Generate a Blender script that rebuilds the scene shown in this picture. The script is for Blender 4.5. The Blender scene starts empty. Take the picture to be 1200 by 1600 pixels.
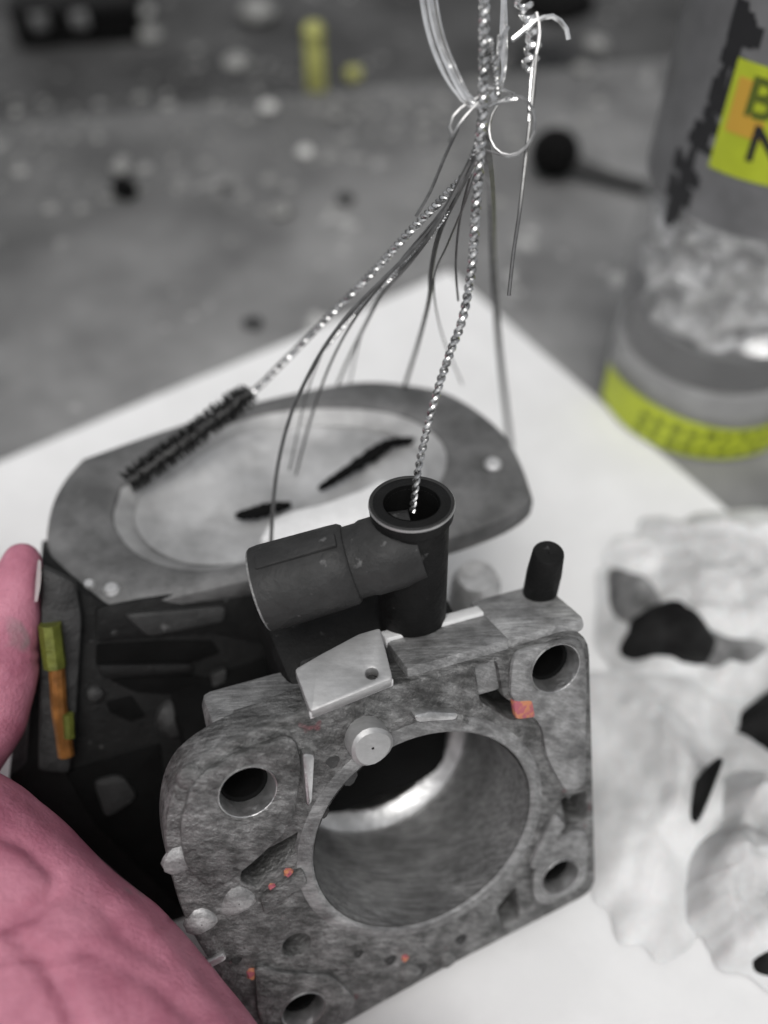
import bpy, bmesh, math, random
import numpy as np
from mathutils import Vector, noise as mnoise
random.seed(7); rng = np.random.default_rng(7)
S = 0.01                                   # everything below is measured in centimetres
scene = bpy.context.scene
COL = scene.collection

# ------------------------------------------------------------------ camera
FPX, HC, PITCH = 1504.6, 17.0, math.radians(50)
cam_d = bpy.data.cameras.new('camera'); cam = bpy.data.objects.new('camera', cam_d); COL.objects.link(cam)
cam.location = (0, 0, HC * S); cam.rotation_euler = (math.radians(90) - PITCH, 0, 0)
cam_d.sensor_fit = 'VERTICAL'; cam_d.sensor_height = 36; cam_d.lens = 36 * FPX / 1600
cam_d.clip_start = 0.005; cam_d.clip_end = 100
cam_d.dof.use_dof = True; cam_d.dof.focus_distance = 0.137; cam_d.dof.aperture_fstop = 7.5
scene.camera = cam

# ------------------------------------------------------------------ sky and sun (overcast)
SUN_EL, SUN_AZ = math.radians(66), math.radians(186)       # azimuth from +Y towards +X
w = bpy.data.worlds.new('World'); scene.world = w; w.use_nodes = True
nt = w.node_tree; bg = nt.nodes['Background']
sky = nt.nodes.new('ShaderNodeTexSky'); sky.sky_type = 'NISHITA'; sky.sun_disc = False
sky.sun_elevation = SUN_EL; sky.sun_rotation = SUN_AZ; sky.dust_density = 4.0
hs = nt.nodes.new('ShaderNodeHueSaturation'); hs.inputs['Saturation'].default_value = 0.12
nt.links.new(sky.outputs[0], hs.inputs['Color']); nt.links.new(hs.outputs[0], bg.inputs['Color'])
bg.inputs['Strength'].default_value = 0.12
sl = bpy.data.lights.new('sun', 'SUN'); sl.energy = 1.2; sl.angle = math.radians(35); sl.color = (1, .98, .95)
so = bpy.data.objects.new('sun', sl); COL.objects.link(so)
sd = Vector((math.sin(SUN_AZ) * math.cos(SUN_EL), math.cos(SUN_AZ) * math.cos(SUN_EL), math.sin(SUN_EL)))
so.rotation_euler = sd.to_track_quat('Z', 'Y').to_euler(); so.location = sd * 2
scene.view_settings.view_transform = 'Standard'; scene.view_settings.look = 'None'
scene.view_settings.exposure = 0.0; scene.view_settings.gamma = 1.0
try: scene.cycles.use_denoising = True
except Exception: pass

# ------------------------------------------------------------------ frames of reference (cm)
A3 = lambda *v: np.array(v, float)
R_ = A3(1, 0, 0); F_ = A3(0, math.cos(PITCH), -math.sin(PITCH)); U_ = A3(0, math.sin(PITCH), math.cos(PITCH)); C_ = A3(0, 0, HC)
def ray(px, py): return F_ + R_ * (px - 600) / FPX + U_ * (800 - py) / FPX
def at_t(px, py, t): return C_ + ray(px, py) * t
TZ = -0.9                                   # height of the bench top
def at_z(px, py, z=TZ):
    d = ray(px, py); return C_ + d * ((z - HC) / d[2])
def at_plane(px, py, p0, n):
    r = ray(px, py); return C_ + r * (((p0 - C_) @ n) / (r @ n))
def unit(v): return v / np.linalg.norm(v)
FN = unit(A3(.35, -.83, .434)); FA = unit(np.cross(A3(-.088, .44, .893), FN)); FB = np.cross(FN, FA)
FO = at_t(620, 1300, 14.5)
class Frame:
    def __init__(s, o, x, y, z): s.o, s.x, s.y, s.z = o, x, y, z
    def __call__(s, u, v, w=0): return s.o + s.x * u + s.y * v + s.z * w
    def at(s, u, v, w=0): return Frame(s(u, v, w), s.x, s.y, s.z)
FL = Frame(FO, FA, FB, FN)                  # flange: x right, y up the flange, z out of it
ah = unit(A3(.92, .39, 0)); ch = A3(-ah[1], ah[0], 0); UP = A3(0, 0, 1)
BD = Frame(A3(FO[0], FO[1], 0), ah, ch, UP) # body: x right, y back, z up
WD = Frame(A3(0, 0, 0), A3(1, 0, 0), A3(0, 1, 0), UP)

# ------------------------------------------------------------------ mesh helpers
class MB:
    def __init__(s): s.v = []; s.f = []
    def add(s, vs, fs):
        k = len(s.v); s.v.extend([tuple(x) for x in vs]); s.f.extend([tuple(i + k for i in q) for q in fs]); return s
def spline(pts, n=10):
    P = np.array(pts, float)
    P = np.vstack([2 * P[0] - P[1], P, 2 * P[-1] - P[-2]]); out = []
    for i in range(1, len(P) - 2):
        p0, p1, p2, p3 = P[i - 1:i + 3]
        for k in range(n):
            t = k / n
            out.append(.5 * ((2 * p1) + (p2 - p0) * t + (2 * p0 - 5 * p1 + 4 * p2 - p3) * t * t + (3 * p1 - p0 - 3 * p2 + p3) * t ** 3))
    out.append(P[-2]); return np.array(out)
def resample(P, step):
    P = np.array(P); d = np.r_[0, np.cumsum(np.linalg.norm(np.diff(P[:, :3], axis=0), axis=1))]
    n = max(2, int(d[-1] / step) + 1); s = np.linspace(0, d[-1], n)
    return np.stack([np.interp(s, d, P[:, k]) for k in range(P.shape[1])], 1), s
def frames_along(P):
    T = np.gradient(P, axis=0); T /= np.linalg.norm(T, axis=1)[:, None] + 1e-12
    n = np.cross(T[0], A3(0.3, 0.5, 0.81)); n /= np.linalg.norm(n); Ns = []
    for t in T:
        n = n - t * (n @ t); n /= np.linalg.norm(n) + 1e-12; Ns.append(n)
    Ns = np.array(Ns); return T, Ns, np.cross(T, Ns)
def tube(mb, P, r, sides=6, caps=True, closed=False):
    P = np.array(P, float); r = np.broadcast_to(np.array(r, float), (len(P),)); T, Nn, B = frames_along(P)
    vs = []; fs = []; n = len(P)
    for i in range(n):
        for k in range(sides):
            a = 2 * math.pi * k / sides; vs.append(P[i] + r[i] * (math.cos(a) * Nn[i] + math.sin(a) * B[i]))
    for i in range(n - 1):
        for k in range(sides):
            k2 = (k + 1) % sides; fs.append((i * sides + k, i * sides + k2, (i + 1) * sides + k2, (i + 1) * sides + k))
    if caps: fs.append(tuple(range(sides - 1, -1, -1))); fs.append(tuple((n - 1) * sides + k for k in range(sides)))
    mb.add(vs, fs); return mb
def lathe(mb, fr, prof, seg=48, closed_ends=False, squash=1.0, wob=0.0):
    vs = []; fs = []; n = len(prof)
    for k in range(seg):
        a = 2 * math.pi * k / seg
        for j, (r, h) in enumerate(prof):
            rr = r * (1 + wob * math.sin(3 * a + j))
            vs.append(fr(rr * math.cos(a), rr * math.sin(a) * squash, h))
    for k in range(seg):
        k2 = (k + 1) % seg
        for j in range(n - 1): fs.append((k * n + j, k2 * n + j, k2 * n + j + 1, k * n + j + 1))
    if closed_ends:
        fs.append(tuple(k * n for k in range(seg - 1, -1, -1))); fs.append(tuple(k * n + n - 1 for k in range(seg)))
    mb.add(vs, fs); return mb
def box(mb, fr, x0, x1, y0, y1, z0, z1, bev=0.05, taper=0.0, seg=2):
    bm = bmesh.new(); bmesh.ops.create_cube(bm, size=1)
    for v in bm.verts:
        k = 1 - taper * (v.co.z + .5)
        v.co = ((x0 + x1) / 2 + v.co.x * (x1 - x0) * k, (y0 + y1) / 2 + v.co.y * (y1 - y0) * k, z0 + (v.co.z + .5) * (z1 - z0))
    if bev: bmesh.ops.bevel(bm, geom=bm.edges[:], offset=bev, segments=seg, affect='EDGES', profile=.5)
    bm.verts.index_update()
    mb.add([fr(*v.co) for v in bm.verts], [[v.index for v in f.verts] for f in bm.faces]); bm.free(); return mb
def circle(cx, cy, r, n=28, sq=1.0, rot=0.0):
    o = []
    for k in range(n):
        a = 2 * math.pi * k / n; x, y = r * math.cos(a), r * sq * math.sin(a)
        o.append((cx + x * math.cos(rot) - y * math.sin(rot), cy + x * math.sin(rot) + y * math.cos(rot)))
    return o
def rounded(pts, r=0.2, n=5):
    out = []; m = len(pts)
    for i in range(m):
        p = np.array(pts[i], float); a = np.array(pts[i - 1], float); b = np.array(pts[(i + 1) % m], float)
        rr = r[i] if isinstance(r, (list, tuple)) else r
        ra = min(rr, .45 * np.linalg.norm(a - p)); rb = min(rr, .45 * np.linalg.norm(b - p))
        s, e = p + unit(a - p) * ra, p + unit(b - p) * rb
        for k in range(n + 1):
            t = k / n; out.append(tuple((1 - t) ** 2 * s + 2 * t * (1 - t) * p + t * t * e))
    return out
def inset(loop, d):
    P = np.array(loop, float); area = 0.5 * np.sum(P[:, 0] * np.roll(P[:, 1], -1) - np.roll(P[:, 0], -1) * P[:, 1])
    if area < 0: P = P[::-1]
    e0 = P - np.roll(P, 1, 0); e1 = np.roll(P, -1, 0) - P
    n0 = np.stack([-e0[:, 1], e0[:, 0]], 1); n1 = np.stack([-e1[:, 1], e1[:, 0]], 1)
    n0 /= np.linalg.norm(n0, axis=1)[:, None] + 1e-9; n1 /= np.linalg.norm(n1, axis=1)[:, None] + 1e-9
    m = n0 + n1; m /= np.linalg.norm(m, axis=1)[:, None] + 1e-9; k = np.clip(1 / np.maximum((m * n0).sum(1), .5), 1, 1.6)
    return P, P + m * (d * k)[:, None]
def plate(mb, fr, outline, holes, z0, z1, bev=0.05):
    """A flat piece with real holes and rounded edges, between z0 and z1 of its frame."""
    loops = []
    for q, l in enumerate([outline] + list(holes)):
        full, ins = inset(l, bev if q == 0 else -bev); mid = (full * .7 + ins * .3)
        loops.append((full, ins, mid))
    pts = [tuple(p) for l in loops for p in l[1]]; ed = []; k = 0
    for l in loops:
        n = len(l[1]); ed += [(k + i, k + (i + 1) % n) for i in range(n)]; k += n
    from mathutils import geometry as geo
    V, E_, Fc = geo.delaunay_2d_cdt([Vector(p) for p in pts], ed, [], 0, 1e-7)[:3]
    def inside(c, L_):
        x, y = c; X, Y = L_[:, 0], L_[:, 1]; X2, Y2 = np.roll(X, -1), np.roll(Y, -1)
        return (np.sum(((Y > y) != (Y2 > y)) & (x < (X2 - X) * (y - Y) / (Y2 - Y + 1e-15) + X)) % 2) == 1
    def keep(fc):
        c = np.mean([(V[i][0], V[i][1]) for i in fc], 0)
        return inside(c, loops[0][1]) and not any(inside(c, l[1]) for l in loops[1:])
    Fc = [fc for fc in Fc if keep(fc)]
    for z in (z1, z0): mb.add([fr(v[0], v[1], z) for v in V], [tuple(f) for f in Fc])
    for full, ins, mid in loops:
        n = len(full); lv = [(ins, z1), (mid, z1 - bev * .3), (full, z1 - bev), (full, z0 + bev), (mid, z0 + bev * .3), (ins, z0)]
        vs = [fr(p[0], p[1], z) for L_, z in lv for p in L_]
        mb.add(vs, [(a * n + i, a * n + (i + 1) % n, (a + 1) * n + (i + 1) % n, (a + 1) * n + i) for a in range(5) for i in range(n)])
    return mb
def link(name, mb, m, parent=None, loc=None, smooth=35, kind=None, label=None):
    base = np.array(parent['_base']) if parent is not None and '_base' in parent else (np.array(loc, float) if loc is not None else A3(0, 0, 0))
    me = bpy.data.meshes.new(name); V = (np.array(mb.v, float) - base) * S
    me.from_pydata(V.tolist(), [], mb.f); me.update()
    bm = bmesh.new(); bm.from_mesh(me); bmesh.ops.remove_doubles(bm, verts=bm.verts, dist=1e-6); bmesh.ops.recalc_face_normals(bm, faces=bm.faces)
    bm.to_mesh(me); bm.free()
    o = bpy.data.objects.new(name, me); COL.objects.link(o); me.materials.append(m)
    if smooth:
        for p in me.polygons: p.use_smooth = True
        me.set_sharp_from_angle(angle=math.radians(smooth))
    if parent is not None:
        o.parent = parent; o['_base'] = list(base)
    else: o.location = base * S; o['_base'] = list(base)
    if kind: o['kind'] = kind
    if label: o['label'] = label
    return o
def thing(name, label, cat, base, group=None):
    o = bpy.data.objects.new(name, None); COL.objects.link(o); o.empty_display_size = .01
    o.location = np.array(base) * S; o['_base'] = [float(x) for x in base]
    o['label'] = label; o['category'] = cat
    if group: o['group'] = group
    return o
def tag(o, label, cat, group=None):
    o['label'] = label; o['category'] = cat
    if group: o['group'] = group
    return o

# ------------------------------------------------------------------ materials
def mat(name, col, rough=.5, metal=0.0, var=0.0, scale=200, bump=0.0, bscale=600, col2=None, edge=(.4, .62), spec=.5, sss=0.0, rvar=0.0, specks=None, detail=6, coat=0.0, scratch=0.0):
    m = bpy.data.materials.new(name); m.use_nodes = True; n = m.node_tree.nodes; L = m.node_tree.links
    b = n['Principled BSDF']; b.inputs['Roughness'].default_value = rough; b.inputs['Metallic'].default_value = metal
    b.inputs['Specular IOR Level'].default_value = spec
    if coat: b.inputs['Coat Weight'].default_value = coat; b.inputs['Coat Roughness'].default_value = .15
    tc = n.new('ShaderNodeTexCoord')
    def noise(sc, det=detail, rough_=.6):
        t = n.new('ShaderNodeTexNoise'); t.inputs['Scale'].default_value = sc; t.inputs['Detail'].default_value = det; t.inputs['Roughness'].default_value = rough_
        L.new(tc.outputs['Object'], t.inputs['Vector']); return t
    c = col; c2 = col2 if col2 else tuple(x * (1 - var) for x in col)
    if var or col2:
        t = noise(scale); r = n.new('ShaderNodeValToRGB'); r.color_ramp.elements[0].position = edge[0]; r.color_ramp.elements[1].position = edge[1]
        r.color_ramp.elements[0].color = (*c2, 1); r.color_ramp.elements[1].color = (*c, 1)
        L.new(t.outputs['Fac'], r.inputs[0]); out = r.outputs[0]
        if specks:
            t3 = noise(specks[1], 3); r3 = n.new('ShaderNodeValToRGB'); r3.color_ramp.elements[0].position = specks[2]; r3.color_ramp.elements[1].position = specks[2] + (.06 if specks[1] > 20 else .13)
            L.new(t3.outputs['Fac'], r3.inputs[0]); mx = n.new('ShaderNodeMix'); mx.data_type = 'RGBA'
            L.new(r3.outputs[0], mx.inputs[0]); L.new(out, mx.inputs[6]); mx.inputs[7].default_value = (*specks[0], 1); out = mx.outputs[2]
        if scratch:
            mp = n.new('ShaderNodeMapping'); mp.inputs['Scale'].default_value = (1, 14, 5); mp.inputs['Rotation'].default_value = (.4, .3, .6); L.new(tc.outputs['Object'], mp.inputs[0])
            t4 = noise(130, 8, .75); L.new(mp.outputs[0], t4.inputs['Vector']); r4 = n.new('ShaderNodeValToRGB'); r4.color_ramp.elements[0].position = .42; r4.color_ramp.elements[1].position = .66
            r4.color_ramp.elements[0].color = (.45, .45, .45, 1); r4.color_ramp.elements[1].color = (1.5, 1.5, 1.5, 1); L.new(t4.outputs['Fac'], r4.inputs[0])
            m4 = n.new('ShaderNodeMix'); m4.data_type = 'RGBA'; m4.blend_type = 'MULTIPLY'; m4.inputs[0].default_value = scratch; L.new(out, m4.inputs[6]); L.new(r4.outputs[0], m4.inputs[7]); out = m4.outputs[2]
        L.new(out, b.inputs['Base Color'])
    else: b.inputs['Base Color'].default_value = (*c, 1)
    if rvar:
        t = noise(scale * 1.7); mr = n.new('ShaderNodeMapRange'); mr.inputs['To Min'].default_value = max(.05, rough - rvar); mr.inputs['To Max'].default_value = min(1, rough + rvar)
        mr.inputs['From Min'].default_value = .3; mr.inputs['From Max'].default_value = .7
        L.new(t.outputs['Fac'], mr.inputs[0]); L.new(mr.outputs[0], b.inputs['Roughness'])
    if bump:
        t = noise(bscale); bp = n.new('ShaderNodeBump'); bp.inputs['Strength'].default_value = bump; bp.inputs['Distance'].default_value = .0006
        L.new(t.outputs['Fac'], bp.inputs['Height']); L.new(bp.outputs[0], b.inputs['Normal'])
    if sss:
        b.inputs['Subsurface Weight'].default_value = sss; b.inputs['Subsurface Scale'].default_value = .004; b.inputs['Subsurface Radius'].default_value = (1, .35, .25)
    return m
M = dict(
    lipmetal=mat('polished_throat_lip', (.62, .62, .62), .32, .95, .35, 260, .3, 900),
    worn=mat('worn_hole_edge', (.70, .70, .70), .3, .9, .45, 220, .4, 800),
    alu=mat('cast_aluminium', (.285, .285, .283), .46, .55, 0, 300, .8, 1500, (.10, .10, .098), (.34, .68), rvar=.2, scratch=.8, specks=((.26, .12, .13), 170, .70)),
    alu_mid=mat('dull_grey_casting', (.36, .36, .36), .5, .4, 0, 180, .6, 800, (.15, .15, .15), (.35, .65), rvar=.15, scratch=.6),
    alu_dark=mat('blackened_casting', (.048, .048, .048), .6, .3, .5, 220, .7, 700),
    rimg=mat('dull_rim_casting', (.19, .19, .19), .6, .3, 0, 120, .6, 800, (.085, .085, .085), (.35, .68), rvar=.1),
    boreg=mat('bored_aluminium', (.44, .44, .44), .42, .6, 0, 90, .5, 900, (.20, .20, .20), (.35, .65), rvar=.15, scratch=.7),
    brk=mat('zinc_plate', (.50, .50, .50), .42, .55, .2, 150, .12, 900, rvar=.12, scratch=.12),
    alu_top=mat('rubbed_casting_top', (.52, .52, .52), .5, .4, 0, 200, .6, 900, (.22, .22, .22), (.34, .62), rvar=.12, scratch=.5),
    alu_lit=mat('bare_aluminium', (.72, .72, .72), .38, .6, .25, 240, .4, 900, rvar=.12),
    lip=mat('machined_aluminium_land', (.86, .86, .86), .5, .2, .1, 300, .3, 900),
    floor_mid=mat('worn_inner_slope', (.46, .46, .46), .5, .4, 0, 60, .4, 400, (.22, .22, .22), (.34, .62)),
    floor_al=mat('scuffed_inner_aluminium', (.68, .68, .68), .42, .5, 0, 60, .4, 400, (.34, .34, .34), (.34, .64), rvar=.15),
    steel=mat('bright_steel_wire', (.74, .74, .74), .22, .95, .5, 500),
    bright=mat('polished_steel_wire', (.92, .92, .92), .18, .9, .15, 300),
    steel2=mat('greyed_steel_wire', (.42, .42, .42), .3, .9, .4, 400),
    dull=mat('dark_thin_wire', (.20, .20, .20), .35, .7, .3, 500),
    black=mat('black_plastic', (.0085, .0085, .0085), .6, 0, .4, 200, .35, 1200, rvar=.1, spec=.22, specks=((.05, .05, .05), 420, .68)),
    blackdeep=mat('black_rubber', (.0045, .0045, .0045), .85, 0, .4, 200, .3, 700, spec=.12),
    grey_pl=mat('faded_black_plastic', (.034, .034, .034), .55, 0, .35, 160, .4, 900, rvar=.12, spec=.3, specks=((.10, .10, .10), 380, .66)),
    ragg=mat('grey_smudged_rag', (.34, .34, .34), .9, 0, 0, 70, .5, 500, (.09, .09, .09), (.38, .6), spec=.15),
    scrap=mat('dark_oily_rag', (.030, .030, .030), .9, 0, 0, 90, .6, 500, (.008, .008, .008), (.4, .62), spec=.15, specks=((.16, .16, .16), 60, .60)),
    brist=mat('black_nylon_bristle', (.006, .006, .006), .5),
    skin=mat('skin', (.51, .20, .27), .55, 0, 0, 110, .5, 1600, (.35, .11, .165), (.36, .64), sss=.12, rvar=.1, specks=((.24, .20, .20), 60, .66)),
    nail=mat('fingernail', (.46, .41, .41), .3, 0, .15, 200, sss=.1),
    brass=mat('orange_brass', (.40, .17, .045), .4, .4, .5, 300, .3, 900),
    olive=mat('olive_brass', (.17, .19, .035), .45, .3, .4, 300, .3, 900),
    rust=mat('orange_red_sealant', (.50, .20, .10), .55, 0, 0, 900, .3, 900, (.38, .10, .13), (.45, .55)),
    paper=mat('white_paper', (.76, .76, .76), .85, 0, .06, 60, .15, 500),
    tissue=mat('crumpled_white_tissue', (.74, .74, .74), .8, 0, 0, 24, .6, 300, (.34, .34, .34), (.32, .56), sss=.1, specks=((.09, .09, .09), 17, .575)),  # grey mottle puts fold shading into the tissue's colour
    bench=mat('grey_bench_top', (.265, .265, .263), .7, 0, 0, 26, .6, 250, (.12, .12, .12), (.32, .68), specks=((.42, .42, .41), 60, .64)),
    ground=mat('dark_oily_ground', (.058, .058, .058), .8, 0, 0, 22, .7, 140, (.022, .022, .022), (.38, .62), specks=((.2, .2, .2), 60, .7)),
    yellow=mat('yellow_sticker', (.50, .58, .030), .5, 0, .12, 150),
    orange=mat('orange_print', (.62, .36, .045), .5),
    ink=mat('black_ink', (.012, .012, .014), .6),
    olive_ink=mat('olive_ink', (.10, .13, .012), .6),
    ybead=mat('dull_yellow_plastic', (.42, .42, .13), .45, 0, .3, 200),
    pebble=mat('pale_grit', (.62, .62, .60), .7, 0, .3, 400, .4, 900),
    midgrit=mat('grey_grit', (.28, .28, .27), .7, 0, .4, 400, .4, 900),
    film=mat('crinkled_silver_film', (.85, .85, .85), .22, .5, 0, 160, .6, 500, (.30, .30, .30), (.38, .62)),
    puck=mat('pale_grey_plastic', (.42, .42, .42), .3, 0, .2, 120),
    greydark=mat('dark_grey_plastic', (.11, .11, .112), .35, 0, .25, 90),
    greybot=mat('grey_bottle_plastic', (.19, .19, .195), .35, 0, .25, 90),
)
def clear_mat(name, mixf, tint):
    m = bpy.data.materials.new(name); m.use_nodes = True; n = m.node_tree.nodes; L = m.node_tree.links
    b = n['Principled BSDF']; b.inputs['Base Color'].default_value = (*tint, 1); b.inputs['Roughness'].default_value = .15
    tr = n.new('ShaderNodeBsdfTransparent'); tr.inputs[0].default_value = (.95, .95, .95, 1); mx = n.new('ShaderNodeMixShader'); mx.inputs[0].default_value = mixf
    L.new(tr.outputs[0], mx.inputs[1]); L.new(b.outputs[0], mx.inputs[2]); L.new(mx.outputs[0], n['Material Output'].inputs[0]); return m
M['clear'] = clear_mat('clear_plastic', .16, (.6, .6, .6))

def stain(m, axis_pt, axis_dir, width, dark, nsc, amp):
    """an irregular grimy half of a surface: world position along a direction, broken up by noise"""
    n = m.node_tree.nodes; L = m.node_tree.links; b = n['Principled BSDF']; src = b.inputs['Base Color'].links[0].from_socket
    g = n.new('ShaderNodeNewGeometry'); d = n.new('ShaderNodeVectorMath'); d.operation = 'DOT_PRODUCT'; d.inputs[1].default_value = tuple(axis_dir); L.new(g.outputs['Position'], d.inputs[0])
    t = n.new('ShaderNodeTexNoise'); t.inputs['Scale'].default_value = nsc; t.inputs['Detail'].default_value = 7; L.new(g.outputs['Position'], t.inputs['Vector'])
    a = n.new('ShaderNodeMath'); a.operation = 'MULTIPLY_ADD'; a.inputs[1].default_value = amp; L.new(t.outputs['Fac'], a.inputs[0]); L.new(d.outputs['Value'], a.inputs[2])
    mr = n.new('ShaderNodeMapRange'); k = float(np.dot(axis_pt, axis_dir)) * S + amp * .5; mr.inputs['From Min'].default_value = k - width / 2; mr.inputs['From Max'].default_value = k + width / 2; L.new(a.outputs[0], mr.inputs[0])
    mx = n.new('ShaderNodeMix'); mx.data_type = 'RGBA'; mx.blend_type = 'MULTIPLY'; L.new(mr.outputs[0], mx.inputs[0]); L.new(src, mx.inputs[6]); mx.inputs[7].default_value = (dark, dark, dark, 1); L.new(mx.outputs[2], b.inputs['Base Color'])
stain(M['bench'], at_z(300, 400), unit(A3(-.5, .86, 0)), .10, .48, 9, .16)  # fading light painted into the colour of the far bench
# ================================================================== THE SETTING
def slab(name, pts, z, thick, m, kind='structure', jag=0, sub=1):
    mb = MB(); n = len(pts)
    mb.add([(p[0], p[1], z) for p in pts] + [(p[0], p[1], z - thick) for p in pts],
           [tuple(range(n)), tuple(range(2 * n - 1, n - 1, -1))] + [(i, n + i, n + (i + 1) % n, (i + 1) % n) for i in range(n)])
    return link(name, mb, m, smooth=0, kind=kind)
slab('ground', [(-400, -300), (400, -300), (400, 500), (-400, 500)], TZ - 2.6, 2, M['ground'])
# the bench top ends at a slanting far edge
e0, e1 = at_z(-300, 225), at_z(1500, 45)
dv = unit(e1 - e0)
bench_pts = [tuple((e0 - dv * 40)[:2]), (-60, -40), (60, -40), tuple((e1 + dv * 30)[:2])]
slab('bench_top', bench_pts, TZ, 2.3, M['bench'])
# paper sheet: its corner and two edges, a real right angle
pc, pl, pr = at_z(702, 428), at_z(0, 722), at_z(1000, 722)
du = unit(pl - pc); dw = A3(-du[1], du[0], 0)
if dw @ (pr - pc) < 0: dw = -dw
mb = MB(); nx, ny = 40, 30; g = []
for j in range(ny + 1):
    for i in range(nx + 1):
        p = pc + du * (29.7 * i / nx) + dw * (42 * j / ny)
        lift = .012 + .05 * max(0, mnoise.noise(Vector(p * .25))) + (.10 * math.exp(-((i / nx) ** 2 + (j / ny) ** 2) * 300))
        g.append(p + UP * lift)
mb.add(g, [(j * (nx + 1) + i, j * (nx + 1) + i + 1, (j + 1) * (nx + 1) + i + 1, (j + 1) * (nx + 1) + i) for j in range(ny) for i in range(nx)])
tag(link('paper_sheet', mb, M['paper'], loc=pc), 'flat white paper sheet lying under the carburetor on the grey bench', 'paper')

# ================================================================== THE CARBURETOR
carb = thing('carburetor', 'worn grey metal carburetor with black plastic elbow, held in a hand', 'carburetor', BD(0, 3, 0.0))
# --- front flange with its bore, bolt holes and pockets
def fpx(px, py):
    p = at_plane(px, py, FO, FN) - FO; return (p @ FA, p @ FB)
BC = (.45, -.17); BR = 1.78
out = rounded([fpx(*p) for p in ((470, 1112), (790, 1022), (922, 980), (932, 1393), (700, 1512), (545, 1598), (430, 1668), (388, 1600), (288, 1440), (254, 1320), (268, 1225), (335, 1168))],
              [.2, .2, .5, .35, .4, .3, .4, .4, .5, .6, .6, .6])
holes = [circle(*BC, BR, 56),
         circle(*fpx(864, 1040), .40, 24), circle(*fpx(385, 1232), .40, 24), circle(*fpx(872, 1365), .34, 24), circle(*fpx(472, 1572), .34, 24),
         circle(*fpx(464, 1478), .21, 18),
         rounded([fpx(744, 1042), fpx(776, 1034), fpx(786, 1090), fpx(832, 1120), fpx(800, 1126), fpx(752, 1096)], .06, 3),
         rounded([fpx(478, 1296), fpx(470, 1325), fpx(402, 1388), fpx(376, 1378), fpx(385, 1345), fpx(440, 1318)], .08, 3),
         rounded([fpx(806, 1388), fpx(812, 1436), fpx(786, 1448), fpx(778, 1420)], .06, 3),
         rounded([fpx(878, 1250), fpx(916, 1238), fpx(918, 1284), fpx(888, 1290)], .06, 3)]
flange = link('flange', plate(MB(), FL, out, holes, -.62, 0, .06), M['alu'], carb)
for pxs, hs2 in (([(300, 1215), (370, 1172), (458, 1142), (470, 1190), (456, 1285), (392, 1345), (330, 1392), (288, 1350), (278, 1285)], [(385, 1232, .40)]),
                 ([(798, 1016), (905, 990), (914, 1040), (912, 1225), (880, 1235), (850, 1180), (842, 1128), (792, 1088)], [(864, 1040, .40)]),
                 ([(872, 1300), (916, 1290), (914, 1375), (850, 1412), (828, 1400), (832, 1350)], [(872, 1365, .34)]),
                 ([(395, 1500), (440, 1515), (520, 1520), (560, 1560), (500, 1612), (430, 1640), (400, 1580)], [(472, 1572, .34)])):
    link('ear', plate(MB(), FL, rounded([fpx(*p) for p in pxs], .22, 4), [circle(*fpx(x, y), r + .005, 24) for x, y, r in hs2], -.03, .09, .05), M['alu_mid' if pxs[0][0] > 700 else 'alu'], flange)
link('flange_backing', plate(MB(), FL, rounded([(-2.0, 2.3), (3.28, 2.5), (3.38, -2.5), (-1.2, -3.3), (-2.4, -2.7), (-3.0, -.3), (-2.9, 1.4)], .5),
     [circle(*BC, BR - .02, 56)] + holes[1:5], -1.12, -.66, .05), M['alu_dark'], carb)
# raised ring round the bore and ribs
rim = FL.at(BC[0], BC[1], 0)
link('bore_rim', lathe(MB(), rim, [(BR - .01, -.2), (BR + .01, .02), (BR + .05, .05), (BR + .13, .045), (BR + .24, .005), (BR + .26, -.05)], 72, wob=.006), M['alu_mid'], carb)
DEEP = 2.25
link('bore_wall', lathe(MB(), rim, [(BR - .012, .0), (BR - .05, -.3), (BR - .06, -DEEP), (BR - .07, -DEEP)], 72), M['boreg'], carb)
throat = rim.at(0, 0, -DEEP)
link('throat_ring', lathe(MB(), throat, [(BR - .05, .10), (BR - .12, .12), (BR - .36, .0), (BR - .42, -.08), (BR - .42, -.3), (BR - .3, -1.6), (.02, -1.62)], 64), M['lipmetal'], carb)
link('throttle_plate', lathe(MB(), throat.at(0, 0, -.55), [(.01, 0), (BR - .44, 0), (BR - .44, -.1), (.01, -.1)], 48), M['blackdeep'], carb)  # black disc closes the throat; its dark void is put into colour
for (px, py, r0) in ((864, 1040, .40), (385, 1232, .40), (872, 1365, .34), (472, 1572, .34)):
    u, v = fpx(px, py)
    link('bolt_bushing', lathe(MB(), FL.at(u, v, .09), [(r0 + .02, -.02), (r0 + .01, .006), (r0 + .0, .0), (r0 - .06, -.20), (r0 - .06, -.26)], 32), M['worn'], flange)
    link('hole_wall', lathe(MB(), FL.at(u, v, .09), [(r0 - .055, -.25), (r0 - .10, -.30), (r0 - .10, -1.3), (.01, -1.32)], 24), M['blackdeep'], flange)  # metal wall coloured black: the hole's shade is in the colour
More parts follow.
